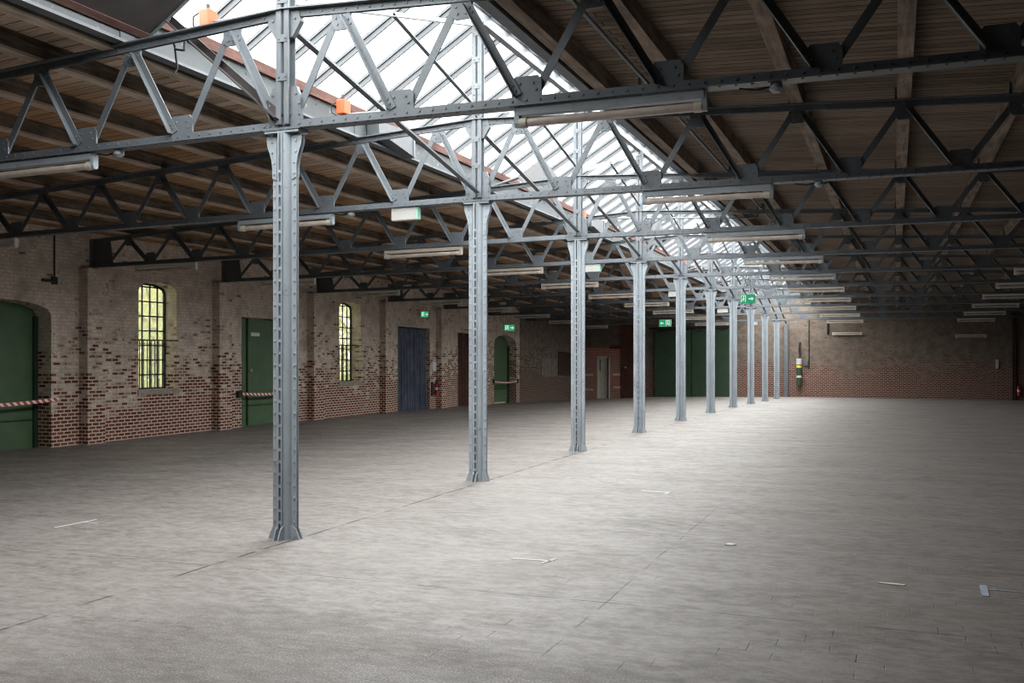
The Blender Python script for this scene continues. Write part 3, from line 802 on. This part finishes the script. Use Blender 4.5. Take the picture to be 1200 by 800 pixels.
# white hoods on slanting arms
for k, (x, y, z, w) in enumerate([(-.95, 9.75, 5.02, .56), (-.85, 18.9, 5.02, .54), (-.85, 28.0, 5.0, .52)]):
    which = ['largest', 'second', 'farthest'][k]
    r = thing('metal_hood', '%s white sheet-metal hood on a slanting arm under the skylight' % which, 'hood', (x, y, z), 'white hoods under the skylight')
    A = Vector((.60, .0, -.80)).normalized(); B = Vector((.30, -.95, -.09)).normalized(); Bn = (B - A * B.dot(A)).normalized(); Cn = A.cross(Bn)
    if Cn.z < 0: Cn = -Cn
    c = Vector((x, y, z)); m = MB()
    t = w * .5
    # open box: back and four sides
    m.obox(c + A * -t * .8, A * .015, Bn * t, Cn * t)
    for s_ in (-1, 1):
        m.obox(c + Bn * s_ * t, A * t * .8, Bn * .012, Cn * t); m.obox(c + Cn * s_ * t, A * t * .8, Bn * t, Cn * .012)
    m.build('shell', HOODM, r)
    m = MB(); m.obox(c + A * t * .55, A * .01, Bn * (t - .03), Cn * (t - .03)); m.build('inner_grille', BLACK, r)
    m = MB(); m.tube(c - A * t * .8, Vector((-1.88, y - .5, 4.86)), .028, 8); m.build('arm', KERB, r)
# conduit along the right edge of the skylight
m = MB()
ys = [Y0 + .5 + i * BAY for i in range(13)]
for a, b in zip(ys, ys[1:]): m.tube((2.62, a, ztop(2.6) + .06), (2.62, b, ztop(2.6) + .06), .022, 8)
for y in ys[3:]: m.box(2.59, 2.65, y - .02, y + .02, ztop(2.6) + .03, ztop(2.6) + .2)
tag(m.build('conduit_pipe', STEELT), 'thin metal conduit running along the roof boards right of the skylight', 'pipe')
m = MB()
for a, b in zip(YS, YS[1:]):
    m.tube((1.66, a, ZT + .10), (1.66, b, ZT + .10), .03, 8)
tag(m.build('conduit_pipe', KERB), 'pale pipe running along the inner right edge of the skylight', 'pipe')

# ------------------------------------------------------------------ windows in the left wall
def window(k, a, b, z0, zs, rise):
    X = -WX - RD + .04
    full = arch(a, b, z0, zs, rise)
    P = lambda u, w, d=0: Vector((X + d, u, w))
    r = bpy.data.objects.new('window_%d' % k, None); COL.objects.link(r); base = Vector((-WX, (a + b) / 2, z0)); base.z += dz(base.x, base.y); r.location = base; r['_w'] = tuple(base); r['kind'] = 'structure'
    m = MB(); n = len(full)
    m.add([P(u, w, -.03) for u, w in full], [tuple(t) for t in tessellate_polygon([[Vector((u, w, 0)) for u, w in full]])]); m.build('glass_pane', WGLASS, r)
    def ztopat(u):
        c, hw = (a + b) / 2, (b - a) / 2; t = max(0, 1 - ((u - c) / hw) ** 2) ** .5
        return zs + rise * t ** .8
    m = MB()
    for i in range(n):
        p, q = P(*full[i]), P(*full[(i + 1) % n])
        if (p - q).length > .01: m.bar(p, q, .09, .05, up=(1, 0, 0))
    m.build('window_frame', BLACK, r)
    m = MB(); nc = 5
    for i in range(1, nc):
        u = a + (b - a) * i / nc; m.box(X - .012, X + .018, u - .014, u + .014, z0, ztopat(u))
    zz = z0 + .36
    while zz < zs + rise * .9:
        m.box(X - .012, X + .018, a, b, zz - .016, zz + .016); zz += .36
    m.build('glazing_bars', BLACK, r)
    m = MB(); zg = z0 + 1.20
    for i in range(1, 2 * nc):
        u = a + (b - a) * i / (2 * nc); m.box(X + .04, X + .056, u - .008, u + .008, z0 + .02, zg)
    m.box(X + .035, X + .06, a, b, zg - .09, zg - .075); m.build('security_grille', BLACK, r)
    m = MB().box(-WX - .03, -WX + .01, a - .05, b + .06, zg - .016, zg + .016); m.build('cross_bar', BLACK, r)
    m = MB().box(-WX - RD + .02, -WX + .035, a - .04, b + .06, z0 - .12, z0 + .01); m.build('window_sill', STONE, r)
window(1, 10.85, 12.19, 1.05, 3.44, .22)
window(2, 19.95, 21.33, 1.05, 3.46, .22)

# trees outside
def tree(x, y, mat, label, h=6.5, rad=2.6, nl=5200):
    r = thing('tree', label, 'tree', (x, y, -.6), fn=None)
    m = MB(); m.tube((x, y, -.6), (x + .1, y, h * .45), .16, 8, .08)
    for i in range(6):
        a = i * 1.05; m.tube((x + .05, y, h * .3 + i * .15), (x + math.cos(a) * rad * .6, y + math.sin(a) * rad * .6, h * .5 + i * .2), .05, 6, .02)
    m.build('trunk', BARK, r, fn=None)
    m = MB()
    for i in range(nl):
        a = random.uniform(0, 2 * math.pi); el = random.uniform(-1, 1); rr = rad * random.uniform(.55, 1.0)
        p = Vector((x + math.cos(a) * rr * math.sqrt(1 - el * el), y + math.sin(a) * rr * math.sqrt(1 - el * el), h * .52 + el * h * .46))
        u = Vector((random.gauss(0, 1), random.gauss(0, 1), random.gauss(0, 1))).normalized() * .11; v = u.orthogonal().normalized() * .07
        m.add([p - u, p + v, p + u, p - v], [(0, 1, 2, 3)])
    m.build('foliage', mat, r, fn=None)
tree(-17.0, 17.6, LEAF, 'yellowing leafy tree outside the nearer arched window', 6.6, 2.6)
tree(-23.5, 22.6, LEAF2, 'green leafy tree outside, behind the yellowing one', 6.0, 2.8, 4500)
tree(-16.8, 30.0, LEAF, 'yellowing leafy tree outside the farther arched window', 6.6, 2.9)

# ------------------------------------------------------------------ doors
def door_root(k, loc, label):
    r = bpy.data.objects.new('door_%d' % k, None); COL.objects.link(r); b = Vector(loc); b.z += dz(b.x, b.y); r.location = b; r['_w'] = tuple(b); r['kind'] = 'structure'; r['label'] = label
    return r
XD = -WX - RD
def back_leaf(r, outline, mat, name='door_leaf', d=0., t=.06):
    m = MB(); m.prism([(XD + d - t, u, w) for u, w in outline], (t, 0, 0)); return m.build(name, mat, r)
r = door_root(1, (-WX, 6.83, 0), 'wide arched green door at the left edge')
back_leaf(r, arch(5.30, 8.30, -.3, 2.76, .30), GREEN)
m = MB(); m.box(XD, XD + .03, 5.42, 8.24, .50, .53); m.build('tape_shadow_strip', GREEND, r)  # dark strip painted in for the barrier tape's shadow on the door
m = MB(); m.box(XD, XD + .05, 8.14, 8.24, -.2, 2.72); m.box(XD, XD + .05, 5.42, 5.52, -.2, 2.72); m.build('door_frame', GREEND, r)
m = MB(); m.box(XD, XD + .035, 6.81, 6.84, -.2, 3.0); m.build('leaf_seam', BLACK, r)
r = door_root(2, (-WX, 16.1, 0), 'green double door behind the nearest column')
for a, b in ((14.78, 15.36), (15.47, 17.44)):
    m = MB().box(XD + (.0 if a < 15 else .0), XD + .16, a, b, -.2, 2.93); m.build('door_leaf', GREEN, r)
m = MB().box(XD - .05, XD + .01, 14.7, 17.5, -.3, 3.0); m.build('backing', BLACK, r)
m = MB().box(XD + .16, XD + .18, 14.82, 15.36, .46, .49); m.box(XD + .16, XD + .18, 15.47, 17.4, .46, .49); m.build('tape_shadow_strip', GREEND, r)  # tape shadow across both leaves, made as dark strips
m = MB().box(XD + .16, XD + .22, 15.52, 15.58, 1.42, 1.5); m.build('door_knob', CREAM, r)
m = MB().box(XD + .16, XD + .17, 15.6, 16.0, 2.44, 2.54); m.build('name_plate', PAPER, r)
m = MB().box(XD + .0, XD + .18, 15.55, 16.2, 2.93, 2.96); m.build('top_gap_strip', PLASTER, r)
r = door_root(3, (-WX, 30.2, 0), 'dark brown wooden door half hidden behind the second column')
back_leaf(r, [(29.2, -.3), (31.2, -.3), (31.2, 3.0), (29.2, 3.0)], BROWN, d=.2)
m = MB()
for i in range(1, 8): m.box(XD + .2, XD + .21, 29.25 + i * .23, 29.265 + i * .23, -.2, 2.98)
m.build('board_joints', BLACK, r)
r = door_root(4, (-WX, 34.6, 0), 'arched green door near the far left corner')
back_leaf(r, arch(33.1, 36.1, -.3, 2.64, .47), GREEN)
m = MB().box(XD, XD + .03, 33.2, 36.0, .56, .62); m.build('tape_shadow_strip', GREEND, r)  # dark strip as the shadow of the tape in front
m = MB().box(XD, XD + .06, 35.86, 36.0, -.2, 2.60); m.build('door_frame', GREEND, r)
m = MB().box(XD + .0, XD + .08, 33.6, 35.4, -.1, -.03); m.build('threshold', PLASTER, r)
# pale door in the far wall
r = door_root(5, (-9.9, FY, 0), 'pale grey door standing in the red brick of the far wall')
m = MB().box(-10.26, -9.80, FY + .12, FY + .18, -.1, 2.34); m.build('door_leaf', DOORW, r)
m = MB().box(-10.3, -9.5, FY + .24, FY + .26, -.3, 2.4); m.build('backing', BROWN, r)
m = MB().box(-10.29, -10.20, FY - .065, FY + .1, -.1, 2.37); m.box(-9.62, -9.54, FY - .065, FY + .1, -.1, 2.37); m.box(-10.29, -9.54, FY - .065, FY + .1, 2.28, 2.37); m.build('door_frame', DOORW, r)
m = MB().box(-9.80, -9.72, FY + .06, FY + .20, -.1, 2.34); m.build('jamb_board', PLASTER, r)
m = MB().box(-10.18, -10.13, FY + .10, FY + .12, 1.55, 2.2); m.build('push_plate', BLACK, r)
# brown door and panelling in the far wall
r = door_root(6, (-8.3, FY, 0), 'dark brown tall boarded door in the far wall')
m = MB().box(-8.9, -7.72, FY - .10, FY, -.2, 4.2); m.build('door_leaf', BROWN, r)
m = MB()
for i in range(1, 7): m.box(-8.9 + i * .17, -8.89 + i * .17, FY - .106, FY - .098, -.2, 2.9)
m.box(-8.9, -7.72, FY - .17, FY - .09, 2.94, 3.02); m.box(-9.55, -8.9, FY - .12, FY - .02, 2.78, 2.92); m.build('cover_strips', BROWN, r)
m = MB(); m.tube((-8.62, FY - .10, 1.72), (-8.62, FY - .16, 1.72), .045, 12); m.build('door_knob', CREAM, r)
# sliding green gate
r = door_root(7, (-4.93, FY, 0), 'large dark green sliding gate in the far wall')
for a, b in ((-6.97, -4.95), (-4.92, -2.89)):
    m = MB().box(a, b, FY - .17, FY - .05, .10, 3.72)
    x = a + .25
    while x < b: m.box(x - .006, x + .006, FY - .135, FY - .17, .12, 3.70); x += .29
    m.build('gate_leaf', GREENG, r)
m = MB().box(-7.3, -2.6, FY - .12, FY - .01, 3.78, 3.9); m.build('gate_rail', BLACK, r)
m = MB()
for x in (-6.6, -5.3, -4.5, -3.3): m.box(x - .12, x + .12, FY - .15, FY - .17, 3.62, 3.68)
m.build('gate_hangers', CREAM, r)

# ------------------------------------------------------------------ curtain
r = thing('door_curtain', 'blue grey curtain hanging in the doorway of the left wall', 'curtain', (-WX - .04, 25.3, 0))
m = MB(); nu, nv = 150, 14; vs = []
for j in range(nv + 1):
    t = j / nv; z = 2.96 - t * 3.05
    for i in range(nu + 1):
        u = i / nu; y = 24.03 + u * 2.52
        amp = .035 + .05 * t
        x = -WX - .12 + amp * math.sin(u * 74 + .8 * math.sin(u * 13)) + .02 * math.sin(u * 31 + t * 2)
        vs.append((x, y, z))
m.add(vs, [(j * (nu + 1) + i, j * (nu + 1) + i + 1, (j + 1) * (nu + 1) + i + 1, (j + 1) * (nu + 1) + i) for j in range(nv) for i in range(nu)], True)
m.build('cloth', CURT, r)
m = MB(); m.tube((-WX - .1, 23.98, 2.98), (-WX - .1, 26.62, 2.98), .02, 8); m.build('curtain_rail', BLACK, r)
r8 = door_root(8, (-WX, 25.3, 0), 'dark backing door behind the curtain')
back_leaf(r8, [(23.9, -.3), (26.7, -.3), (26.7, 3.1), (23.9, 3.1)], BLACK)
m = MB().box(-WX - .3, -WX - .0, 23.98, 24.03, -.2, 3.0); m.build('door_frame', GREEN, r8)

# ------------------------------------------------------------------ barrier tapes
def tape(a, b, za, zb, x, label, box_at=None):
    r = thing('barrier_tape', label, 'barrier tape', (x, (a + b) / 2, za), 'red and white barrier tapes')
    m = MB(); n = 8; vs = []
    for i in range(n + 1):
        t = i / n; y = a + (b - a) * t; z = za + (zb - za) * t - .06 * math.sin(math.pi * t)
        for xx in (x - .003, x + .003):
            for zz in (z - .035, z + .035): vs.append((xx, y, zz))
    fs = []
    for i in range(n):
        o = 4 * i
        for p, q in ((0, 1), (1, 3), (3, 2), (2, 0)): fs.append((o + p, o + q, o + 4 + q, o + 4 + p))
    m.add(vs, fs); m.build('tape', TAPE, r)
    for y, z in box_at or []:
        m = MB().box(-WX - .01, x + .03, y - .09, y + .09, z - .09, z + .09); m.build('cassette', BLACK, r, bevel=.01)
tape(5.2, 8.42, .93, .94, -WX + .03, 'red and white barrier tape across the arched green door at the left edge')
tape(14.72, 17.55, .83, .84, -WX + .07, 'red and white barrier tape across the double door behind the nearest column', [(14.66, .82)])
tape(33.0, 36.1, .93, .93, -WX + .03, 'pale barrier tape across the arched door near the far corner', [(33.08, .93), (36.1, .93)])

# ------------------------------------------------------------------ small wall things
def extinguisher(x, y, z, label):
    r = thing('fire_extinguisher', label, 'fire extinguisher', (x, y, z))
    m = MB(); m.tube((x, y, z), (x, y, z + .42), .075, 14); m.tube((x, y, z + .42), (x, y, z + .48), .075, 14, .03); m.build('cylinder', REDEX, r)
    m = MB(); m.tube((x, y, z + .48), (x, y, z + .53), .025, 8); m.box(x - .015, x + .09, y - .015, y + .015, z + .53, z + .56); m.build('valve', BLACK, r)
    m = MB(); m.path([(x + .02, y - .02, z + .5), (x + .10, y - .04, z + .42), (x + .095, y - .05, z + .15)], .012); m.build('hose', BLACK, r)
    m = MB(); m.tube((x, y, z + .2), (x, y, z + .30), .0765, 14, cap=False); o = m.build('label_band', PAPER, r)
    return r
extinguisher(-WX + .10, 27.02, .44, 'red fire extinguisher on the wall right of the blue curtain')
m = MB().box(-WX, -WX + .04, 26.72, 26.88, .42, .95); tag(m.build('mounting_board', BLACK), 'black board beside the red extinguisher near the curtain', 'board')
extinguisher(10.88, FY - .15, .30, 'red fire extinguisher at the right end of the far wall')
r = thing('notice', 'white paper notice on the wall right of the blue curtain', 'notice', (-WX + .01, 27.05, 1.4))
m = MB().box(-WX, -WX + .015, 26.86, 27.2, 1.38, 1.74); m.build('sheet', PAPER, r)
# dark green tank with hose on the far wall
r = thing('hand_pump', 'dark green cylinder with white top and hose hanging on the far wall', 'cylinder', (.65, FY - .12, .75))
m = MB(); m.tube((.66, FY - .17, .72), (.66, FY - .17, 1.78), .14, 16); m.build('cylinder', HYD, r)
m = MB(); m.tube((.66, FY - .17, 1.78), (.66, FY - .17, 2.10), .145, 16); m.build('top_cap', WHITE, r)
m = MB(); m.tube((.66, FY - .17, 1.62), (.66, FY - .17, 1.74), .1425, 16); o = m.build('label_band', YEL, r); o['label'] = 'yellow label band'
m = MB(); m.tube((.66, FY - .17, 1.1), (.66, FY - .17, 1.22), .1425, 16); o = m.build('label_band', DOORW, r); o['label'] = 'pale label band'
m = MB(); m.path([(.66, FY - .12, 2.10), (.70, FY - .08, 2.3), (.66, FY - .08, 2.6), (.70, FY - .06, 2.95)], .05); m.build('hose', BLACK, r)
r = thing('socket_box', 'small grey socket box with cable conduit on the far wall', 'electrical box', (1.05, FY - .06, 1.8))
m = MB().box(.92, 1.10, FY - .09, FY, 1.72, 2.0); m.build('casing', GREYBOX, r, bevel=.01)
m = MB(); m.tube((1.14, FY - .03, 1.55), (1.14, FY - .03, 4.2), .025, 8); m.build('conduit', BLACK, r)
r = thing('switch_box', 'pale switch box on the pilaster at the right end of the far wall', 'electrical box', (9.95, FY - .25, 1.8))
m = MB().box(9.86, 10.0, FY - .29, FY - .2, 1.62, 2.05); m.build('casing', PLASTER, r, bevel=.01)
m = MB(); m.tube((2.07, FY - .05, 3.36), (2.07, FY - .05, 4.3), .05, 8); tag(m.build('drop_pipe', BLACK), 'short dark pipe stub hanging high on the far wall', 'pipe')
m = MB(); m.box(10.62, 10.76, FY - .16, FY, -.2, 4.3); tag(m.build('wall_batten', REDWOOD), 'dark reddish upright batten at the right end of the far wall', 'batten')
# conduit on the left wall above the arched door
r = thing('wall_conduit', 'thin dark pipe with bracket high on the left wall near the arched door', 'pipe', (-WX + .03, 8.1, 3.6))
m = MB(); m.tube((-WX + .03, 8.30, 3.50), (-WX + .03, 8.30, 4.5), .016, 8); m.build('pipe', BLACK, r)
m = MB(); m.box(-WX, -WX + .05, 7.98, 8.36, 3.44, 3.50); m.box(-WX, -WX + .04, 8.24, 8.38, 3.40, 3.56); m.build('bracket', BLACK, r)

# ------------------------------------------------------------------ floor tape marks
def mark(strips, label, mat=MARK):
    r = thing('floor_tape', label, 'tape mark', strips[0][:2] + (0,), 'tape marks on the floor', fn=dzf)
    for x0, y0, x1, y1, w in strips:
        m = MB(); m.bar((x0, y0, .0035), (x1, y1, .0035), w, .003, up=(0, 0, 1)); m.build('strip', mat, r, fn=dzf)
mark([(2.31, -.11, 2.66, -.08, .03), (2.60, -.20, 2.655, .02, .026)], 'white L-shaped tape mark on the floor in front')
mark([(2.33, 4.36, 2.67, 4.34, .05), (2.66, 4.20, 2.69, 4.40, .03)], 'white tape mark on the floor farther back near the middle')
mark([(-2.62, -.2, -2.60, .34, .016), (-2.60, .16, -2.38, .14, .014)], 'thin white T-shaped tape mark on the left floor')
mark([(5.90, -.10, 5.91, .26, .05), (5.91, .13, 6.5, .12, .02)], 'grey T-shaped tape mark at the right edge of floor', BLUEMARK)
m = MB(); m.prism([(3.87, 1.15, .002), (3.95, 1.14, .002), (3.97, 1.2, .002), (3.9, 1.23, .002)], (0, 0, .006))
tag(m.build('paper_scrap', PAPER, fn=dzf), 'small white scrap lying on the floor right of centre', 'scrap')
m = MB(); m.prism([(5.18, .05, .002), (5.36, .03, .002), (5.38, .07, .002), (5.2, .09, .002)], (0, 0, .004))
tag(m.build('paper_scrap', PLASTER, fn=dzf), 'pale chip lying on the floor at lower right', 'scrap')

# ------------------------------------------------------------------ light
w = bpy.data.worlds.new('World'); S.world = w; w.use_nodes = True
bg = w.node_tree.nodes['Background']; bg.inputs[0].default_value = (1.0, .99, .975, 1); bg.inputs[1].default_value = 18.0
def portal(loc, rot, sx, sy, name):
    L = bpy.data.lights.new(name, 'AREA'); L.shape = 'RECTANGLE'; L.size = sx; L.size_y = sy; L.cycles.is_portal = True
    o = bpy.data.objects.new(name, L); COL.objects.link(o); o.location = loc; o.rotation_euler = rot
portal((0, (YG + FY) / 2, ZT - .02), (0, 0, 0), 2 * KX, FY - YG, 'skylight_portal')

# ------------------------------------------------------------------ camera
th = .3707
cam = bpy.data.cameras.new('Camera'); co = bpy.data.objects.new('Camera', cam); COL.objects.link(co)
co.location = (5.301, -7.809, 1.701); co.rotation_euler = (math.pi / 2, 0, th)
cam.sensor_width = 36; cam.lens = 1154.3 / 1200 * 36; cam.shift_y = 16.96 / 1200; cam.clip_start = .05; cam.clip_end = 300
S.camera = co
for o in bpy.data.objects:
    if '_w' in o: del o['_w']
S.view_settings.view_transform = 'Standard'; S.view_settings.look = 'None'; S.view_settings.gamma = 1; S.view_settings.use_curve_mapping = False
S.view_settings.exposure = 0.0
S.cycles.use_denoising = True
S.cycles.max_bounces = 12; S.cycles.diffuse_bounces = 7; S.cycles.glossy_bounces = 3; S.cycles.transparent_max_bounces = 12
S.cycles.sample_clamp_indirect = 12; S.cycles.sample_clamp_direct = 2.5; S.cycles.filter_width = 1.2
